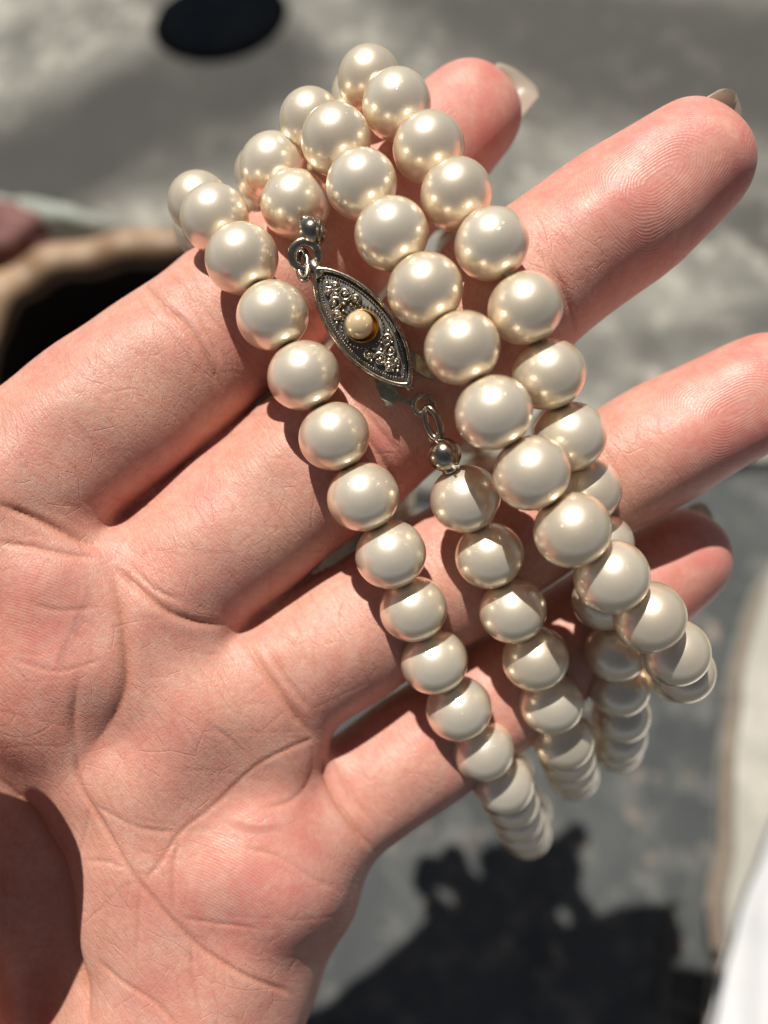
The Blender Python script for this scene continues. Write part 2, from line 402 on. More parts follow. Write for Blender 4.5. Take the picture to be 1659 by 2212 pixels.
# --- creases: polylines (pixels), depth mm, half width px
CREASE = [
 ([(165, 1620), (172, 1680), (192, 1734), (245, 1820), (304, 1910), (413, 2032), (480, 2080), (549, 2115), (640, 2150)], 0.42, 8),
 ([(700, 1585), (640, 1610), (549, 1662), (460, 1742), (390, 1800), (345, 1865), (304, 1910)], 0.2, 8),
 ([(-20, 1665), (60, 1752), (100, 1820), (130, 1880), (148, 2000), (165, 2090), (192, 2230)], 1.2, 20),
 ([(232, 1180), (190, 1172), (120, 1140), (50, 1110), (-20, 1085)], 0.75, 13),
 ([(215, 1205), (150, 1198), (60, 1180), (-20, 1170)], 0.35, 10),
 ([(235, 1210), (290, 1262), (360, 1320), (430, 1345), (500, 1352)], 0.6, 13),
 ([(262, 1200), (330, 1270), (400, 1300)], 0.3, 9),
 ([(520, 1365), (552, 1420), (600, 1490), (650, 1560), (690, 1600)], 0.55, 13),
 ([(575, 1395), (620, 1470), (680, 1545)], 0.25, 9),
 ([(690, 1610), (705, 1680), (735, 1740), (775, 1800), (812, 1840)], 0.6, 12),
 ([(725, 1640), (760, 1720), (815, 1790)], 0.3, 9),
 ([(300, 600), (345, 652), (396, 696), (430, 740), (462, 800), (490, 860)], 0.45, 11),
 ([(345, 585), (392, 620), (420, 662), (455, 730), (480, 790)], 0.25, 8),
 ([(680, 850), (740, 900), (800, 960), (850, 1030), (870, 1090)], 0.4, 11),
 ([(730, 830), (800, 905), (860, 980)], 0.3, 9),
 ([(375, 560), (420, 615), (440, 665), (480, 720)], 0.22, 8),
 ([(290, 640), (335, 690), (380, 735), (415, 790), (440, 850)], 0.2, 9),
 ([(400, 640), (438, 690), (455, 740)], 0.25, 7),
 ([(150, 900), (200, 960), (250, 1040)], 0.12, 8),
 ([(560, 1060), (610, 1130), (640, 1200)], 0.1, 8),
 ([(700, 1320), (740, 1390), (760, 1450)], 0.14, 8),
 ([(860, 1260), (900, 1330), (915, 1400)], 0.14, 8),
 ([(1180, 560), (1210, 610), (1235, 680), (1240, 740)], 0.35, 11),
 ([(1150, 530), (1190, 580), (1215, 650)], 0.2, 8),
 ([(1260, 900), (1300, 960), (1335, 1040), (1345, 1130)], 0.25, 11),
 ([(240, 1205), (256, 1290), (268, 1372), (272, 1480), (235, 1570), (178, 1640)], 0.6, 24),
 ([(672, 1600), (676, 1650), (664, 1695), (625, 1731), (560, 1750)], 0.18, 9),
 ([(170, 1450), (160, 1560), (168, 1640)], 0.3, 16),
 ([(304, 1910), (300, 1990), (296, 2080)], 0.2, 7), ([(390, 1800), (375, 1880), (378, 1980)], 0.2, 8),
 ([(200, 2070), (260, 2120), (340, 2170), (400, 2240)], 0.25, 8), ([(175, 1860), (240, 1862), (330, 1900)], 0.15, 6),
 ([(192, 1734), (300, 1790), (390, 1800)], 0.18, 7), ([(380, 1980), (470, 2000), (560, 2010)], 0.15, 7),
 ([(413, 2032), (420, 2120), (440, 2212)], 0.2, 7), ([(165, 1870), (185, 1790), (192, 1734)], 0.2, 7),
 ([(60, 1300), (130, 1320), (220, 1310)], 0.15, 7), ([(20, 1420), (120, 1450), (230, 1420)], 0.12, 7),
 ([(520, 1830), (600, 1850), (680, 1900), (740, 1920)], 0.15, 8), ([(440, 1560), (500, 1600), (540, 1660)], 0.2, 8),
]
rr = random.Random(9)
for k in range(330):                 # short hair-fine lines of the palm and fingers
    x, y = rr.uniform(-10, 900), rr.uniform(700, 2220)
    a = rr.choice([0.05, 0.2, 0.1, -0.7, 0.95, 0.95, 1.3]) + rr.uniform(-0.25, 0.25); l = rr.choice([18, 30, 45, 90]) * rr.uniform(0.7, 1.3)
    CREASE.append(([(x - math.cos(a) * l, y - math.sin(a) * l), (x + rr.uniform(-8, 8), y + rr.uniform(-8, 8)), (x + math.cos(a) * l, y + math.sin(a) * l)], rr.uniform(0.02, 0.06), rr.uniform(4.0, 5.5)))
def polydist(pts, X):
    d = np.full(len(X), 1e9)
    for a, b in zip(pts[:-1], pts[1:]):
        a = np.array(a, float); b = np.array(b, float); e = b - a
        t = np.clip(((X - a) @ e) / (e @ e), 0, 1)
        d = np.minimum(d, np.hypot(*(X - a - t[:, None] * e).T))
    return d
disp = np.zeros(nv); fine = np.zeros(nv)
cand = np.nonzero(front > 0.12)[0]; CX = pxy[cand]
for pts, dep, wd in CREASE:
    P = spline(pts, max(6, 4 * len(pts)))
    lo, hi = P.min(0) - 4 * wd, P.max(0) + 4 * wd
    m = ((CX > lo) & (CX < hi)).all(1); g = cand[m]
    if not len(g): continue
    d = polydist(P.tolist(), CX[m])
    end = np.minimum(np.hypot(*(CX[m] - P[0]).T), np.hypot(*(CX[m] - P[-1]).T)); taper = np.clip(end / (5 * wd), 0.15, 1)
    wk = 0.85 * wd; disp[g] = np.maximum(disp[g], dep * taper * (0.45 * np.exp(-(d / wk) ** 2) + 0.55 * np.exp(-d / (0.42 * wk))))
    fine[g] = np.maximum(fine[g], min(1, dep * 1.9 if dep > 0.06 else dep * 10) * taper * np.exp(-(d / (wd * 0.55)) ** 2))
V = V - N * disp[:, None]
wav = sum(np.sin(V @ np.array(k) + p) for k, p in [((0.31, 0.22, 0.1), 0.3), ((-0.2, 0.37, 0.2), 1.9), ((0.5, -0.31, 0.3), 4.0), ((0.1, 0.6, -0.4), 2.2)])
V = V + N * (0.10 * wav)[:, None]
me = bpy.data.meshes.new('hand')
Wv = to_world(V); hc = to_world(cp(330, 1650, 116))
me.vertices.add(nv); me.vertices.foreach_set('co', (Wv - hc).astype(np.float32).ravel())
me.loops.add(Q.size); me.loops.foreach_set('vertex_index', Q.astype(np.int32).ravel())
me.polygons.add(len(Q)); me.polygons.foreach_set('loop_start', np.arange(0, Q.size, 4, dtype=np.int32))
me.polygons.foreach_set('use_smooth', np.ones(len(Q), bool))
me.update(calc_edges=True); me.validate()
a = me.attributes.new('skin_uv', 'FLOAT_VECTOR', 'POINT'); a.data.foreach_set('vector', np.stack([U, W, Rg], 1).astype(np.float32).ravel())
for nm, arr in (('redness', red), ('fine_crease', fine), ('ridge_phase', phase), ('ridge_mask', pad)):
    a = me.attributes.new(nm, 'FLOAT', 'POINT'); a.data.foreach_set('value', arr.astype(np.float32))
me.materials.append(SKIN)
hand = bpy.data.objects.new('hand', me); COL.objects.link(hand); hand.location = hc
tag(hand, 'open left hand, palm up, with a pearl necklace looped over its spread fingers', 'hand')

def fingernail(finger, roll, half_w, back, ahead, lift, curl=0.0):
    S = LINE[finger]; p = S[-1, :3]; d = S[-1, :3] - S[-4, :3]; d /= np.linalg.norm(d); r = S[-1, 3]
    lat = np.cross(d, [0, 0, 1.0]); lat /= np.linalg.norm(lat); dor = -np.cross(lat, d)
    lat, dor = lat * math.cos(roll) + dor * math.sin(roll), dor * math.cos(roll) - lat * math.sin(roll)
    nu, nw = 15, 12; vs = []; fs = []
    for th in (0.0, 0.45):
        for i in range(nw):
            s = i / (nw - 1)
            for j in range(nu):
                u = j / (nu - 1) * 2 - 1
                wdt = half_w * (1 - 0.18 * s * s)
                al = -back + (ahead - 2.2 * abs(u) ** 2.6 + back) * s
                vs.append(p + d * al + lat * u * wdt + dor * (lift + th - 0.42 * half_w * u * u * 0.9 - curl * s * s))
    o = nu * nw
    for i in range(nw - 1):
        for j in range(nu - 1):
            q = i * nu + j; fs += [(q, q + 1, q + nu + 1, q + nu), (o + q, o + q + nu, o + q + nu + 1, o + q + 1)]
    for i in range(nw - 1):
        for j in (0, nu - 1):
            q = i * nu + j; fs.append((q, q + nu, o + q + nu, o + q))
    for j in range(nu - 1):
        for i in (0, nw - 1):
            q = i * nu + j; fs.append((q, q + 1, o + q + 1, o + q))
    ob = mesh_obj('fingernail', to_world(vs), fs, NAIL, hand)
    return ob
fingernail('index', -0.12, 4.7, 5, 13.2, 5.2, 0.6)
fingernail('middle', 0.6, 4.0, 6, 10.8, 6.4, 1.0)
fingernail('ring', 0.5, 4.4, 6, 10, 6.0, 1.5)
fingernail('pinky', 0.45, 3.9, 6, 8.0, 5.6, 1.0)

# ------------------------------------------------------------------ the necklace
PEARLS = {
  1: [[-24.4,38.68,-115.15,3.76],[-23.3,38.99,-107.52,3.77],[-20.14,34.99,-101.72,3.99],[-16.37,29.17,-98.31,4.06],[-12.71,22.42,-97.42,4.05],[-9.17,15.55,-97.38,4.05],[-5.7,8.65,-97.63,4.01],[-2.43,1.76,-98.75,4.02],[0.79,-5.02,-100.55,4.04],[3.56,-11.71,-103.22,4.02],[6.22,-18.52,-105.69,4.02],[9.5,-24.97,-108.4,4.03],[12.93,-31.08,-111.64,4.03],[16.11,-36.8,-115.74,4.05],[17.98,-41.13,-121.85,3.98],[19.87,-45.36,-128.03,3.94],[21.69,-49.36,-134.38,3.93],[23.51,-53.06,-140.9,3.9]],
  2: [[-15.91,45.15,-113.84,3.84],[-13.8,43.17,-106.68,4.0],[-10.66,37.1,-103.1,4.1]],
  22: [[9.53,1.52,-100.06,4.01],[12.63,-5.2,-102.27,4.03],[15.71,-12.03,-104.13,4.02],[18.99,-18.38,-107.04,4.05],[21.68,-24.71,-110.55,4.01],[24.1,-30.61,-114.91,3.99],[25.98,-34.38,-121.38,3.94],[27.93,-38.03,-127.9,3.9],[29.84,-41.34,-134.61,3.85]],
  3: [[-9.04,48.22,-105.18,3.73],[-5.64,43.6,-100.01,3.98],[-2.54,37.2,-96.98,3.97],[0.82,30.75,-94.38,4.03],[4.45,24.12,-92.79,4.02],[8.37,17.58,-91.53,4.01],[11.68,10.61,-91.13,4.03],[15.88,4.2,-91.94,4.04],[20.46,-1.96,-92.77,4.07],[25.44,-7.25,-95.38,4.05],[30.6,-12.12,-98.43,4.08],[35.02,-16.87,-102.62,3.94],[38.1,-20.36,-108.78,3.81]],
  4: [[-2.99,55.46,-113.44,3.76],[-1.81,53.77,-106.0,3.82],[1.52,48.45,-101.48,4.03],[5.17,42.17,-98.87,4.01],[8.09,35.7,-95.83,3.96],[11.78,29.34,-93.46,4.0],[15.41,22.25,-93.19,4.02],[18.38,15.44,-95.52,4.08],[21.29,8.65,-97.87,4.05],[24.18,2.53,-101.62,3.98],[26.74,-3.94,-104.99,3.87],[27.66,-11.15,-107.64,3.82],[29.94,-18.05,-110.28,3.87],[31.75,-23.65,-115.29,3.9],[33.54,-28.71,-120.84,3.89],[35.02,-33.2,-126.95,3.85],[36.52,-36.7,-133.66,3.79]],
}

neck = empty('pearl_necklace', to_world(cp(900, 1000, 98)))
tag(neck, 'long strand of cream pearls with silver clasp, looped four times over the fingers', 'necklace')
NW = world_loc(neck)
# one pearl: slightly flattened at the drilled ends, with a small dimple
def pearl_mesh():
    vs, fs, ns, nr = [], [], 48, 26
    for i in range(nr + 1):
        th = math.pi * i / nr
        r = math.sin(th); z = math.cos(th)
        z *= 0.945
        dim = math.exp(-((r) / 0.13) ** 2); z -= math.copysign(0.10 * dim, z)
        for j in range(ns):
            a = 2 * math.pi * j / ns; vs.append((r * math.cos(a), r * math.sin(a), z))
    for i in range(nr):
        for j in range(ns):
            k = (j + 1) % ns; fs.append((i * ns + j, (i + 1) * ns + j, (i + 1) * ns + k, i * ns + k))
    me = bpy.data.meshes.new('pearl'); me.from_pydata([tuple(0.00417 * c for c in v) for v in vs], [], fs)
    bm = bmesh.new(); bm.from_mesh(me); bmesh.ops.remove_doubles(bm, verts=bm.verts, dist=1e-7); bm.to_mesh(me); bm.free()
    me.polygons.foreach_set('use_smooth', [True] * len(me.polygons)); me.materials.append(PEARL)
    return me
PM = pearl_mesh()
def place_pearl(p, axis, r, name='pearl'):
    o = bpy.data.objects.new(name, PM); COL.objects.link(o); o.parent = neck
    o.location = Vector(to_world(p)) - NW
    ax = M.to_3x3() @ Vector(axis)
    o.rotation_euler = (ax.to_track_quat('Z', 'Y') @ Euler((0, 0, random.uniform(0, 6.28))).to_quaternion()).to_euler()
    o.scale = (r / 4.0 * random.uniform(0.988, 1.012),) * 3
    return o
def tube(name, pts, r, mat, parent, ns=8, closed=False, caps=True, world=False):
    P = np.array(pts, float); n = len(P); vs, fs = [], []
    prev = None
    for i in range(n):
        if closed: t = P[(i + 1) % n] - P[i - 1]
        else: t = P[min(i + 1, n - 1)] - P[max(i - 1, 0)]
        t = t / (np.linalg.norm(t) + 1e-12)
        if prev is None:
            a = np.cross(t, [0.3, 0.2, 0.9]); a /= np.linalg.norm(a)
        else:
            a = prev - t * (prev @ t); a /= np.linalg.norm(a)
        prev = a; b = np.cross(t, a); ri = r[i] if hasattr(r, '__len__') else r
        for j in range(ns):
            q = 2 * math.pi * j / ns; vs.append(P[i] + ri * (math.cos(q) * a + math.sin(q) * b))
    for i in range(n if closed else n - 1):
        for j in range(ns):
            k = (j + 1) % ns; i2 = (i + 1) % n
            fs.append((i * ns + j, i * ns + k, i2 * ns + k, i2 * ns + j))
    if caps and not closed: fs += [tuple(range(ns))[::-1], tuple(range((n - 1) * ns, n * ns))]
    if name is None: return vs, fs
    return mesh_obj(name, vs if world else to_world(vs), fs, mat, parent)
runs = {k: np.array(v) for k, v in PEARLS.items()}
def run_axes(P):
    t = np.gradient(P, axis=0); return t / np.linalg.norm(t, axis=1, keepdims=True)
for k, R in runs.items():
    A = run_axes(R[:, :3])
    for p, a, r in zip(R[:, :3], A, R[:, 3]): place_pearl(p, a, r)
# the return runs behind the fingers
BACK = [(1, 2, [(1120, 1700, 150), (900, 1300, 150), (700, 820, 136), (590, 500, 128)]),
        (22, 3, [(1225, 1610, 145), (1140, 1320, 146), (1036, 983, 136), (850, 600, 130), (720, 350, 121)]),
        (3, 4, [(1440, 1420, 122), (1330, 1180, 132), (1120, 760, 130), (900, 380, 128)]),
        (4, 1, [(1310, 1590, 144), (1120, 1480, 152), (800, 1000, 146), (480, 560, 128)])]
LENGTHS = []
for a, b, mids in BACK:
    A, B = runs[a][:, :3], runs[b][:, :3]
    S = spline([A[-2], A[-1]] + [cp(*m) for m in mids] + [B[0], B[1]], 400)
    i0 = np.argmin(np.linalg.norm(S - A[-1], axis=1)); i1 = np.argmin(np.linalg.norm(S - B[0], axis=1))
    S = S[i0:i1 + 1]; L = np.concatenate([[0], np.cumsum(np.linalg.norm(np.diff(S, axis=0), axis=1))])
    n = int(round(L[-1] / 7.74)); q = np.linspace(0, L[-1], n + 1)[1:-1]
    P = np.stack([np.interp(q, L, S[:, c]) for c in range(3)], 1)
    P = np.concatenate([A[-1:], P, B[:1]]); T = run_axes(P)
    for p, t in zip(P[1:-1], T[1:-1]): place_pearl(p, t, 3.88)
    LENGTHS.append((a, P, b))
order = [runs[22][:, :3], LENGTHS[1][1], runs[3][:, :3], LENGTHS[2][1], runs[4][:, :3], LENGTHS[3][1], runs[1][:, :3], LENGTHS[0][1], runs[2][:, :3]]
TP = np.concatenate(order); keep = np.concatenate([[True], np.linalg.norm(np.diff(TP, axis=0), axis=1) > 0.5])
tube('thread', TP[keep], 0.28, THREAD, neck, 6)

# --- clasp: local frame a (long axis, towards the lower right), b (across), c (towards the lens), mm
AXA = np.array([0.628, -0.778, -0.02]); AXA /= np.linalg.norm(AXA)
AXB = np.array([0.775, 0.625, 0.10]); AXB -= AXA * (AXA @ AXB); AXB /= np.linalg.norm(AXB)
AXC = np.cross(AXA, AXB); AXC = AXC if AXC[2] > 0 else -AXC
CC = cp(784, 707, 97.0)
CL, CW = 8.75, 3.65
def cl(a, b, c): return CC + AXA * a + AXB * b + AXC * c
def outline(n=72):
    q = []
    for i in range(n):
        t = 2 * math.pi * i / n
        x = math.cos(t); y = math.copysign((1 - x * x) ** 0.74, math.sin(t)) if abs(math.sin(t)) > 1e-6 else 0
        q.append((x * CL, y * CW))
    return np.array(q)
OUT = outline()
def lens_rings(prof, close_top=True, close_bottom=True):
    vs, fs, n = [], [], len(OUT)
    for inset, z in prof:
        for x, y in OUT:
            vs.append(cl(x * (CL - inset * 1.55) / CL, y * (CW - inset) / CW, z))
    for i in range(len(prof) - 1):
        for j in range(n):
            k = (j + 1) % n; fs.append((i * n + j, i * n + k, (i + 1) * n + k, (i + 1) * n + j))
    if close_bottom: fs.append(tuple(range(n))[::-1])
    if close_top: fs.append(tuple(range((len(prof) - 1) * n, len(prof) * n)))
    return vs, fs
vs, fs = lens_rings([(0.55, -1.5), (0.12, -1.35), (0.0, -0.9), (0.05, -0.35), (0.02, 0.15), (0.10, 0.46), (0.30, 0.60), (0.50, 0.50), (0.58, 0.18), (0.60, -0.05)], True)
clasp = mesh_obj('clasp', to_world(vs), fs, SILVER, neck)
vs, fs = lens_rings([(0.56, -0.02), (0.70, 0.06), (1.3, 0.14), (2.2, 0.22), (3.0, 0.25)], True, True)
mesh_obj('plate', to_world(vs), fs, OXIDE, clasp)
def ball(vs, fs, c, r, n=8, m=5, sq=1.0):
    o = len(vs)
    for i in range(m + 1):
        th = math.pi * i / m
        for j in range(n):
            q = 2 * math.pi * j / n
            vs.append(c + r * (math.sin(th) * (math.cos(q) * AXA + math.sin(q) * AXB) + sq * math.cos(th) * AXC))
    for i in range(m):
        for j in range(n):
            k = (j + 1) % n; fs.append((o + i * n + j, o + (i + 1) * n + j, o + (i + 1) * n + k, o + i * n + k))
vs, fs = [], []
ring_pts = []
dense = np.array([(x * (CL - 0.95 * 1.55) / CL, y * (CW - 0.95) / CW) for x, y in outline(400)])
Ld = np.concatenate([[0], np.cumsum(np.linalg.norm(np.diff(dense, axis=0), axis=1))])
for s in np.arange(0, Ld[-1], 0.31):
    ball(vs, fs, cl(np.interp(s, Ld, dense[:, 0]), np.interp(s, Ld, dense[:, 1]), 0.22), 0.14, 6, 4)
tag(mesh_obj('milgrain_edge', to_world(vs), fs, SILVER, clasp), kind='stuff')
def curl_into(vs, fs, pts, r):
    P = spline(pts, len(pts) * 5)
    W_ = [cl(x, y, 0.42) for x, y in P]
    v2, f2 = tube(None, W_, r, None, None, 6)
    o = len(vs); vs.extend(v2); fs.extend([tuple(i + o for i in f) for f in f2])
def filigree(sign):
    vs, fs = [], []
    g = random.Random(3 + sign)
    def sc(pts): return [(sign * x, sign * y) for x, y in pts]
    def spiral(cx, cy, r, a0, turns, d=1):
        return [(cx + r * (1 - 0.55 * t) * math.cos(a0 + d * t * turns * 6.28), cy + r * (1 - 0.55 * t) * math.sin(a0 + d * t * turns * 6.28)) for t in np.linspace(0, 1, 9)]
    for cx, cy, r, a0, d in [(4.1, 0.75, 0.75, 2.6, 1), (4.1, -0.75, 0.75, -2.6, -1), (5.45, 0.45, 0.55, 2.9, 1), (5.45, -0.5, 0.52, -2.9, -1), (2.9, 1.35, 0.5, 3.4, -1), (2.9, -1.35, 0.5, -3.4, 1)]:
        pts = sc(spiral(cx, cy, r, a0, 0.95, d)); curl_into(vs, fs, pts, 0.26)
        for x, y in spline(pts, 13): ball(vs, fs, cl(x, y, 0.50 + g.uniform(-.04, .06)), g.uniform(0.10, 0.20), 7, 4)
        ball(vs, fs, cl(sign * cx, sign * cy, 0.52), 0.34, 8, 5)
    for x, y, r in [(6.35, 0.0, 0.27), (6.0, 0.35, 0.2), (6.0, -0.4, 0.2), (4.75, 0.0, 0.30), (3.35, 0.0, 0.26), (2.75, 0.55, 0.22), (2.75, -0.55, 0.22), (3.5, 1.5, 0.2), (3.6, -1.6, 0.22), (2.2, 2.0, 0.22)]:
        ball(vs, fs, cl(sign * x, sign * y, 0.48), r, 8, 5)
    return tag(mesh_obj('filigree', to_world(vs), fs, SILVER, clasp), kind='stuff')
filigree(1); filigree(-1)
vs, fs = [], []
for k in range(34):
    a = 2 * math.pi * k / 34; ball(vs, fs, cl(2.45 * math.cos(a), 2.35 * math.sin(a), 0.34), 0.15, 7, 4)
tag(mesh_obj('bead_ring', to_world(vs), fs, SILVER, clasp), kind='stuff')
def lathe(name, c, ax, prof, mat, parent, ns=40):
    ax = np.array(ax, float) / np.linalg.norm(ax); a = np.cross(ax, [0.31, 0.5, 0.77]); a /= np.linalg.norm(a); b = np.cross(ax, a)
    vs, fs = [], []
    for r, z in prof:
        for j in range(ns):
            q = 2 * math.pi * j / ns; vs.append(c + ax * z + r * (math.cos(q) * a + math.sin(q) * b))
    for i in range(len(prof) - 1):
        for j in range(ns):
            k = (j + 1) % ns; fs.append((i * ns + j, i * ns + k, (i + 1) * ns + k, (i + 1) * ns + j))
    return mesh_obj(name, to_world(vs), fs, mat, parent)
cupc = cl(0, 0, 0.2)
lathe('gold_cup', cupc, AXC, [(1.2, -0.1), (1.85, 0.0), (1.90, 0.5), (1.88, 0.90), (1.80, 1.0), (1.72, 0.90), (1.66, 0.55), (1.5, 0.3), (0.01, 0.2)], GOLD, clasp)
lathe('seed_pearl', cl(-0.25, -0.16, 1.35), AXC, [(1.6 * math.sin(t) + 1e-4, 1.6 * math.cos(t)) for t in np.linspace(math.pi, 0, 18)], SEED, clasp)
def flat_ring(name, c, ax, ro, ri, h, mat, parent):
    e = 0.10
    return lathe(name, c, ax, [(ri, -h), (ro - e, -h), (ro, -h + e), (ro, h - e), (ro - e, h), (ri + e, h), (ri, h - e), (ri, -h)], mat, parent, 36)
def pxc(x, y, d): return cp(x, y, d)
flat_ring('end_ring', pxc(659, 552.5, 96.6), AXC + 0.25 * AXA, 1.98, 1.08, 0.32, SILVER, clasp)
vs, fs = tube(None, [pxc(672, 566, 96.9), pxc(684, 584, 97.0), pxc(694, 598, 97.1)], [0.9, 0.75, 0.8], None, None, 10)
mesh_obj('neck', to_world(vs), fs, SILVER, clasp)
tube('spring_nub', [pxc(876, 826, 97.2), pxc(884, 838, 97.3), pxc(889, 843, 97.4)], [0.55, 0.42, 0.3], SILVER, clasp, 8)
# --- hook with its leaf spring
def plate_poly(name, pts, d, th, mat, parent):
    vs = [pxc(x, y, d + dz) for x, y, dz in pts]; n = len(vs)
    vs = vs + [v - np.array([0, 0, th]) for v in vs]
    fs = [tuple(range(n))[::-1], tuple(range(n, 2 * n))] + [(i, (i + 1) % n, n + (i + 1) % n, n + i) for i in range(n)]
    return mesh_obj(name, to_world(vs), fs, mat, parent, smooth=False)
hook = plate_poly('hook', [(806, 812, 0), (813, 828, 0.1), (812, 838, 0.1), (819, 848, 0.1), (822, 860, 0.2), (830, 866, 0.2), (834, 878, 0.2), (846, 880.5, 0.3), (852, 870, 0.3), (862, 866, 0.4), (880, 873, 0.5),
       (893, 878, 0.6), (897, 868, 0.6), (880, 862, 0.5), (864, 856, 0.4), (856, 842, 0.2), (848, 826, 0)], 98.4, 0.35, BRASSY, neck)
plate_poly('leaf_spring', [(886, 752, 0), (898, 762, 0), (914, 771, 0.1), (924, 783, 0.2), (932, 796, 0.4), (942, 817, 0.8), (928, 818, 0.8), (914, 812, 0.5), (900, 803, 0.2), (888, 796, 0)], 98.2, 0.3, BRASSY, hook)
flat_ring('hook_ring', pxc(915, 876, 98.9), np.array([0.15, -0.1, 1.0]), 1.48, 0.80, 0.26, SILVER, hook)
def oval(c, ux, uy, a, b, n=28): return [c + ux * a * math.cos(t) + uy * b * math.sin(t) for t in np.linspace(0, 2 * math.pi, n, endpoint=False)]
uy = np.array([0.35, -0.93, -0.1]); ux = np.array([0.75, 0.28, 0.6])
tube('link', oval(pxc(934, 914, 98.6), ux, uy, 0.85, 1.85), 0.46, SILVER_BRIGHT, neck, 10, True)
plate_poly('strap', [(907, 902, 0), (917, 899, 0), (928, 930, 0.3), (938, 952, 0.5), (930, 955, 0.5), (918, 932, 0.3)], 99.3, 0.3, BRASSY, neck)
tube('link', oval(pxc(655, 572, 97.0), np.array([0.9, 0.2, 0.35]), np.array([0.12, -0.95, 0.3]), 0.62, 1.9), 0.40, SILVER_BRIGHT, neck, 10, True)
def bead_tip(px, py, d, r, axis, seam):
    c = pxc(px, py, d); sm_ = np.array(seam, float); sm_ /= np.linalg.norm(sm_)
    prof = []
    for t in np.linspace(math.pi, 0, 41):
        z = math.cos(t); rr_ = math.sin(t)
        g = 1 - 0.10 * math.exp(-((z - 0.05) / 0.07) ** 2)
        prof.append((r * rr_ * g + 1e-4, r * z))
    o = lathe('bead_tip', c, sm_, prof, SILVER_BRIGHT, neck, 40)
    ax = np.array(axis, float); ax /= np.linalg.norm(ax)
    tube('collar', [c + ax * r * 0.85, c + ax * r * 1.08, c + ax * r * 1.18], [r * 0.52, r * 0.45, r * 0.35], SILVER_BRIGHT, o, 14)
    return o
bead_tip(675, 500, 96.8, 1.7, (-0.5, 0.75, -0.3), (0.72, 0.10, -0.35))
bead_tip(960, 982, 98.0, 1.95, (0.35, -0.85, -0.2), (-0.55, -0.35, 0.45))
tube('thread', [pxc(985, 1015, 99), pxc(991, 1008, 97.4), pxc(978, 1008, 96.6), pxc(983, 1013, 96.4)], 0.16, THREAD, neck, 6)

# ------------------------------------------------------------------ the ground and what lies on it
def ground_mat(name, c0, c1, c2, s1, s2, rough=0.85, specks=None, shade_tone=None):
    b = NB(name); obj = b.n('TexCoord').outputs['Object']
    n1 = b.noise(obj, s1, 5, 0.6, 0.4); n2 = b.noise(obj, s2, 4, 0.65)
    c = b.mix(b.ramp(n1, [(0.34, (0, 0, 0)), (0.66, (1, 1, 1))]), C4(*c0), C4(*c1))
    c = b.mix(b.ramp(n2, [(0.50, (0, 0, 0)), (0.64, (1, 1, 1))]), c, C4(*c2))
    if specks:
        col, sc, th = specks
        k = b.noise(obj, sc * 0.2, 2)
        m = b.math('MULTIPLY', b.ramp(b.noise(obj, sc, 3, 0.55, 0.3), [(th, (0, 0, 0)), (th + 0.10, (1, 1, 1))]), b.ramp(k, [(0.42, (0, 0, 0)), (0.58, (1, 1, 1))]))
        c = b.mix(m, c, C4(*col))
    if shade_tone: c = b.mix(b.math('MULTIPLY', b.attr('shade_tone'), b.math('MULTIPLY_ADD', n1, 0.5, 0.75), clamp=True), c, C4(*shade_tone))
    b.set(Base_Color=c, Roughness=rough, Normal=b.bump(b.noise(obj, s2 * 6, 4, 0.7), 0.0015, 0.6))
    return b.m
ASPHALT = ground_mat('asphalt', (0.050, 0.056, 0.058), (0.085, 0.092, 0.092), (0.135, 0.135, 0.128), 24, 70, 0.85, ((0.27, 0.22, 0.18), 110, 0.60))
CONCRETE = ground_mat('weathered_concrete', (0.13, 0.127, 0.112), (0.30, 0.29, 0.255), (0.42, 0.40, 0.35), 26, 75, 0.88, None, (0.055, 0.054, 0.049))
DARK_CONCRETE = ground_mat('dark_concrete', (0.075, 0.073, 0.065), (0.10, 0.098, 0.088), (0.13, 0.125, 0.11), 9, 40, 0.8)  # concrete in the painted shadow band's dark tone, not assigned
PALE = ground_mat('pale_concrete', (0.36, 0.345, 0.30), (0.45, 0.43, 0.375), (0.50, 0.475, 0.415), 12, 50, 0.85)
DIRT = ground_mat('brown_dirt', (0.20, 0.155, 0.12), (0.27, 0.215, 0.165), (0.16, 0.12, 0.09), 60, 120, 0.95)
JOINT = ground_mat('joint_sand', (0.13, 0.115, 0.095), (0.17, 0.15, 0.125), (0.11, 0.10, 0.085), 60, 150, 0.95)
def sheet(name, poly, z, mat, wob=0.0, seg=10, kind='structure', parent=None, thick=0.0):
    pts = []
    for i, p in enumerate(poly):
        q = poly[(i + 1) % len(poly)]
        for s in range(seg):
            v = Vector(p).lerp(Vector(q), s / seg)
            if wob: v = v + Vector((mnoise.noise(Vector((v.x * 60, v.y * 60, 3.1))), mnoise.noise(Vector((v.x * 60, v.y * 60, 9.7))))) * wob
            pts.append(v)
    n = len(pts); vs = [(v.x, v.y, z) for v in pts]; fs = [tuple(range(n))]
    if thick:
        vs += [(v.x, v.y, z - thick) for v in pts]; fs += [(i, n + i, n + (i + 1) % n, (i + 1) % n) for i in range(n)]
    o = mesh_obj(name, vs, fs, mat, parent, smooth=False)
    if kind: o['kind'] = kind
    return o
def g2(*pp): return [tuple(on_ground(x, y)[:2]) for x, y in pp]
o = mesh_obj('ground', [(-60, -60, 0), (60, -60, 0), (60, 60, 0), (-60, 60, 0)], [(0, 1, 2, 3)], ASPHALT, None, (0, 0, 0), False); o['kind'] = 'structure'
edge = g2((-900, 1250), (2600, 900))

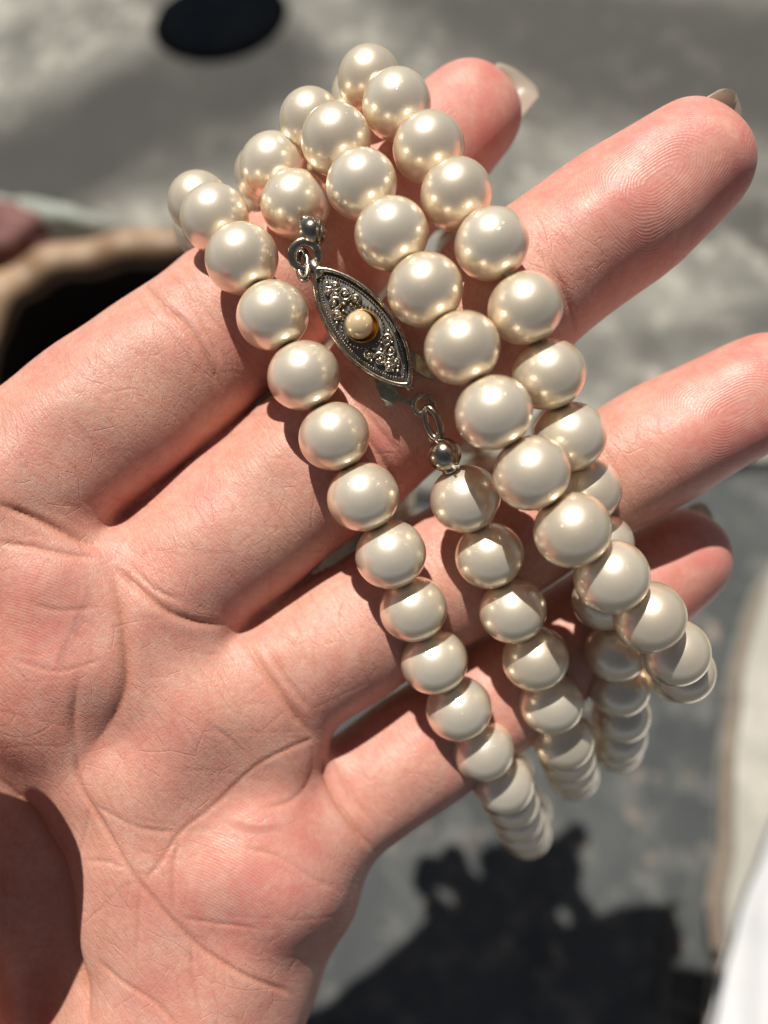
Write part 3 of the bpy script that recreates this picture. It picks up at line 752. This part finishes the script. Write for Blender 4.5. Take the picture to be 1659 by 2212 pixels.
def soft_poly(px, pts, w):
    """1 inside the polyline's band of half width w (metres), falling off softly"""
    P = np.array([on_ground(*p)[:2] for p in pts]); d = np.full(len(px), 9.0)
    for a, b in zip(P[:-1], P[1:]):
        e = b - a; t = np.clip(((px - a) @ e) / (e @ e), 0, 1)
        d = np.minimum(d, np.hypot(*(px - a - t[:, None] * e).T))
    x = np.clip(1.5 - d / w, 0, 1); return x * x * (3 - 2 * x)
e0, e1 = Vector(edge[0]), Vector(edge[1])
gx, gy = 120, 90; vs = []
for j in range(gy + 1):
    for i in range(gx + 1):
        p = e0.lerp(e1, i / gx); y = (j / gy) ** 1.5
        wob = mnoise.noise(Vector((p.x * 50, 1.7, 0))) * 0.006 if j == 0 else 0
        vs.append((p.x, p.y + wob + y * 1.2, 0.004))
fs = [(j * (gx + 1) + i, j * (gx + 1) + i + 1, (j + 1) * (gx + 1) + i + 1, (j + 1) * (gx + 1) + i) for j in range(gy) for i in range(gx)]
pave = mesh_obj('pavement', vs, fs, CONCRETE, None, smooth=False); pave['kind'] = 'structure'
PX = np.array([v[:2] for v in vs])
shade_tone = np.maximum(soft_poly(PX, [(-300, 640), (60, 400), (360, 230), (560, 160)], 0.030), 0.8 * soft_poly(PX, [(-100, 330), (180, 380), (500, 300)], 0.018))  # soft diagonal shadow band at top left, painted into the pavement colour
shade_tone = np.maximum(shade_tone, 0.9 * soft_poly(PX, [(980, -60), (1300, 120), (1750, 180)], 0.045))  # further patches of darker pavement tone
shade_tone = np.maximum(shade_tone, 0.6 * soft_poly(PX, [(1500, 420), (1800, 520)], 0.02))
shade_tone = np.maximum(shade_tone, 0.5 * soft_poly(PX, [(1230, 800), (1700, 690)], 0.006))
a = pave.data.attributes.new('shade_tone', 'FLOAT', 'POINT'); a.data.foreach_set('value', shade_tone.astype(np.float32))
strip = sheet('concrete_strip', g2((1622, 1270), (1790, 1080), (2600, 1000), (2600, 2500), (1500, 2500), (1535, 1900), (1560, 1500)), 0.016, PALE, 0.0015, 14, thick=0.016)
sheet('dirt_edge', g2((1605, 1290), (1622, 1270), (1566, 1500), (1537, 1900), (1500, 2450), (1470, 2450), (1508, 1900), (1545, 1500)), 0.012, DIRT, 0.0022, 24)
sheet('paving_joint', g2((1440, 1960), (1455, 1960), (1435, 2150), (1510, 2165), (1510, 2182), (1415, 2166)), 0.004, JOINT, 0.0008, 10)

# --- black rounded thing lying at the top of the view
def lump(name, c, rx, ry, rz, mat, parent=None, ns=40, nr=14, rot=0.0, pw=0.75, dent=0.0):
    vs, fs = [], []
    for i in range(nr + 1):
        th = math.pi * i / nr
        r = abs(math.sin(th)) ** pw; z = math.copysign(abs(math.cos(th)) ** pw, math.cos(th))
        for j in range(ns):
            q = 2 * math.pi * j / ns; k = 1 + dent * math.sin(2 * q + 1) + dent * 0.6 * math.sin(3 * q)
            x, y = rx * r * k * math.cos(q), ry * r * k * math.sin(q)
            vs.append((c[0] + x * math.cos(rot) - y * math.sin(rot), c[1] + x * math.sin(rot) + y * math.cos(rot), c[2] + rz * z))
    for i in range(nr):
        for j in range(ns):
            k = (j + 1) % ns; fs.append((i * ns + j, (i + 1) * ns + j, (i + 1) * ns + k, i * ns + k))
    return mesh_obj(name, vs, fs, mat, parent)
BLACK = mat_simple('black_rubber', (0.003, 0.004, 0.0055), 1.0, 0.0, (0.005, 0.006, 0.008), 120, 0.0003, Specular_IOR_Level=0.0)
p = on_ground(474, 26, 0.008)
puck = empty('black_pad', (p.x, p.y, 0.0))
lump('body', (p.x, p.y, 0.0055), 0.0285, 0.0225, 0.003, BLACK, puck, dent=0.02, rot=0.35)
lump('rim', (p.x, p.y, 0.0040), 0.0293, 0.0233, 0.0032, BLACK, puck, dent=0.02, rot=0.35)
tag(puck, 'small black oval pad lying on the pavement above the pearls, out of focus', 'pad')

# --- open tan bag at the left edge
TAN = mat_simple('tan_leather', (0.20, 0.115, 0.06), 0.5, 0.0, (0.42, 0.28, 0.17), 60, 0.0006)
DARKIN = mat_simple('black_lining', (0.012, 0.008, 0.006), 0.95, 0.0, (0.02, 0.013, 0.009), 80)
DULL = [mat_simple('pink_cloth', (0.22, 0.10, 0.085), 0.8, 0.0, (0.15, 0.06, 0.055), 90), mat_simple('yellow_plastic', (0.20, 0.13, 0.01), 0.4, 0.0, None, 60),
        mat_simple('pale_green_cloth', (0.42, 0.45, 0.40), 0.85, 0.0, (0.32, 0.35, 0.31), 40), mat_simple('slate_plastic', (0.10, 0.12, 0.13), 0.4, 0.0, None, 40)]
RIMZ = 0.055
rim_px = [(20, 1250), (-20, 930), (2, 760), (28, 690), (75, 635), (145, 604), (235, 586), (330, 570), (450, 556), (560, 576), (640, 700), (600, 1000), (400, 1300), (150, 1400)]
R3 = spline([tuple(on_ground(x, y, RIMZ)) for x, y in rim_px + rim_px[:2]], 90)[:-7]
bag = empty('tan_bag', (R3[:, 0].mean(), R3[:, 1].mean(), 0.0))
c2 = R3[:, :2].mean(0)
def wall(name, prof, mat):
    vs, fs, n = [], [], len(R3)
    for off, z in prof:
        d = R3[:, :2] - c2; L = np.linalg.norm(d, axis=1, keepdims=True)
        xy = c2 + d * (1 + off / L)
        wv = 0.0012 * np.sin(np.arange(n) * 0.7)
        vs += [(x, y, z + (q if z > 0.04 else 0)) for (x, y), q in zip(xy, wv)]
    for i in range(len(prof) - 1):
        for j in range(n):
            k = (j + 1) % n; fs.append((i * n + j, i * n + k, (i + 1) * n + k, (i + 1) * n + j))
    return mesh_obj(name, vs, fs, mat, bag)
wall('side', [(0.016, 0.001), (0.024, 0.010), (0.025, 0.030), (0.015, 0.050), (0.0115, 0.0545)], TAN)
wall('rim', [(0.0115, 0.0535), (0.012, 0.0575), (0.0098, 0.0600), (0.004, 0.0605), (0.001, 0.0585), (0.0, 0.054)], TAN)
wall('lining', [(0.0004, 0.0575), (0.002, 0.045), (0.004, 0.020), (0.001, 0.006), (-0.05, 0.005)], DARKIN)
tag(bag, 'open tan leather bag with dark inside, out of focus left of the index finger', 'bag')
p = on_ground(140, 1300, 0.012)
def crumple(name, px, py, z, rx, ry, rz, mat, seed, label, cat, rot=0.0):
    p = on_ground(px, py, z); o = lump(name, (p.x, p.y, z), rx, ry, rz, mat, None, 36, 18, rot, 0.9, 0.06)
    me = o.data
    for v in me.vertices:
        q = Vector(v.co) * 160 + Vector((seed, 0, 0)); v.co = v.co * (1 + 0.22 * mnoise.noise(q) + 0.10 * mnoise.noise(q * 2.3))
    me.update(); return tag(o, label, cat)
crumple('pink_pouch', -20, 520, 0.052, 0.018, 0.012, 0.010, DULL[0], 1, 'dusty pink cloth pouch tucked against the outside of the tan bag', 'pouch')
crumple('yellow_lid', -12, 665, 0.050, 0.006, 0.012, 0.008, DULL[1], 2, 'yellow plastic lid at the left edge beside the tan bag', 'lid')
crumple('pale_cloth', 60, 474, 0.016, 0.036, 0.0055, 0.009, DULL[2], 3, 'pale green crumpled cloth lying behind the tan bag rim', 'cloth', -0.18)
crumple('slate_case', 455, 1010, 0.012, 0.010, 0.006, 0.006, DULL[3], 4, 'small slate grey case lying in the dark bottom of the bag', 'case', 0.4)

# --- white folded cloth in the lower right corner
WHITE = mat_simple('white_cotton', (0.62, 0.62, 0.62), 0.9, 0.0, (0.56, 0.57, 0.59), 60, 0.0002)
A0, A1, B0, B1 = [np.array(on_ground(x, y, 0.02)) for x, y in [(1500, 2330), (1690, 1640), (2300, 2600), (2500, 1700)]]
vs, fs = [], []; nu, nw = 60, 60
def clothz(s, t):
    q = 3.2 * s * 3.14 * 2 + 2.0 * t
    return 0.020 + 0.0045 * math.sin(q) + 0.0025 * math.sin(2.3 * q + 1.0 + 3 * t) + 0.012 * min(1, s * 5) * (1 - 0.3 * t)
for side in (0, 1):
    for i in range(nw + 1):
        for j in range(nu + 1):
            s, t = i / nw, j / nu
            p = (A0 * (1 - t) + A1 * t) * (1 - s) + (B0 * (1 - t) + B1 * t) * s
            wob = 0.003 * mnoise.noise(Vector((t * 5, s * 2, 1.0)))
            vs.append((p[0] + wob * (1 - s), p[1] + wob, clothz(s, t) - side * 0.004))
o_ = (nu + 1) * (nw + 1)
for i in range(nw):
    for j in range(nu):
        q = i * (nu + 1) + j; fs += [(q, q + 1, q + nu + 2, q + nu + 1), (o_ + q, o_ + q + nu + 1, o_ + q + nu + 2, o_ + q + 1)]
for i in range(nw):
    for j in (0, nu):
        q = i * (nu + 1) + j; fs.append((q, q + nu + 1, o_ + q + nu + 1, o_ + q))
for j in range(nu):
    for i in (0, nw):
        q = i * (nu + 1) + j; fs.append((q, q + 1, o_ + q + 1, o_ + q))
tag(mesh_obj('white_cloth', vs, fs, WHITE), 'white folded cloth lying on the pale concrete in the lower right corner', 'cloth')
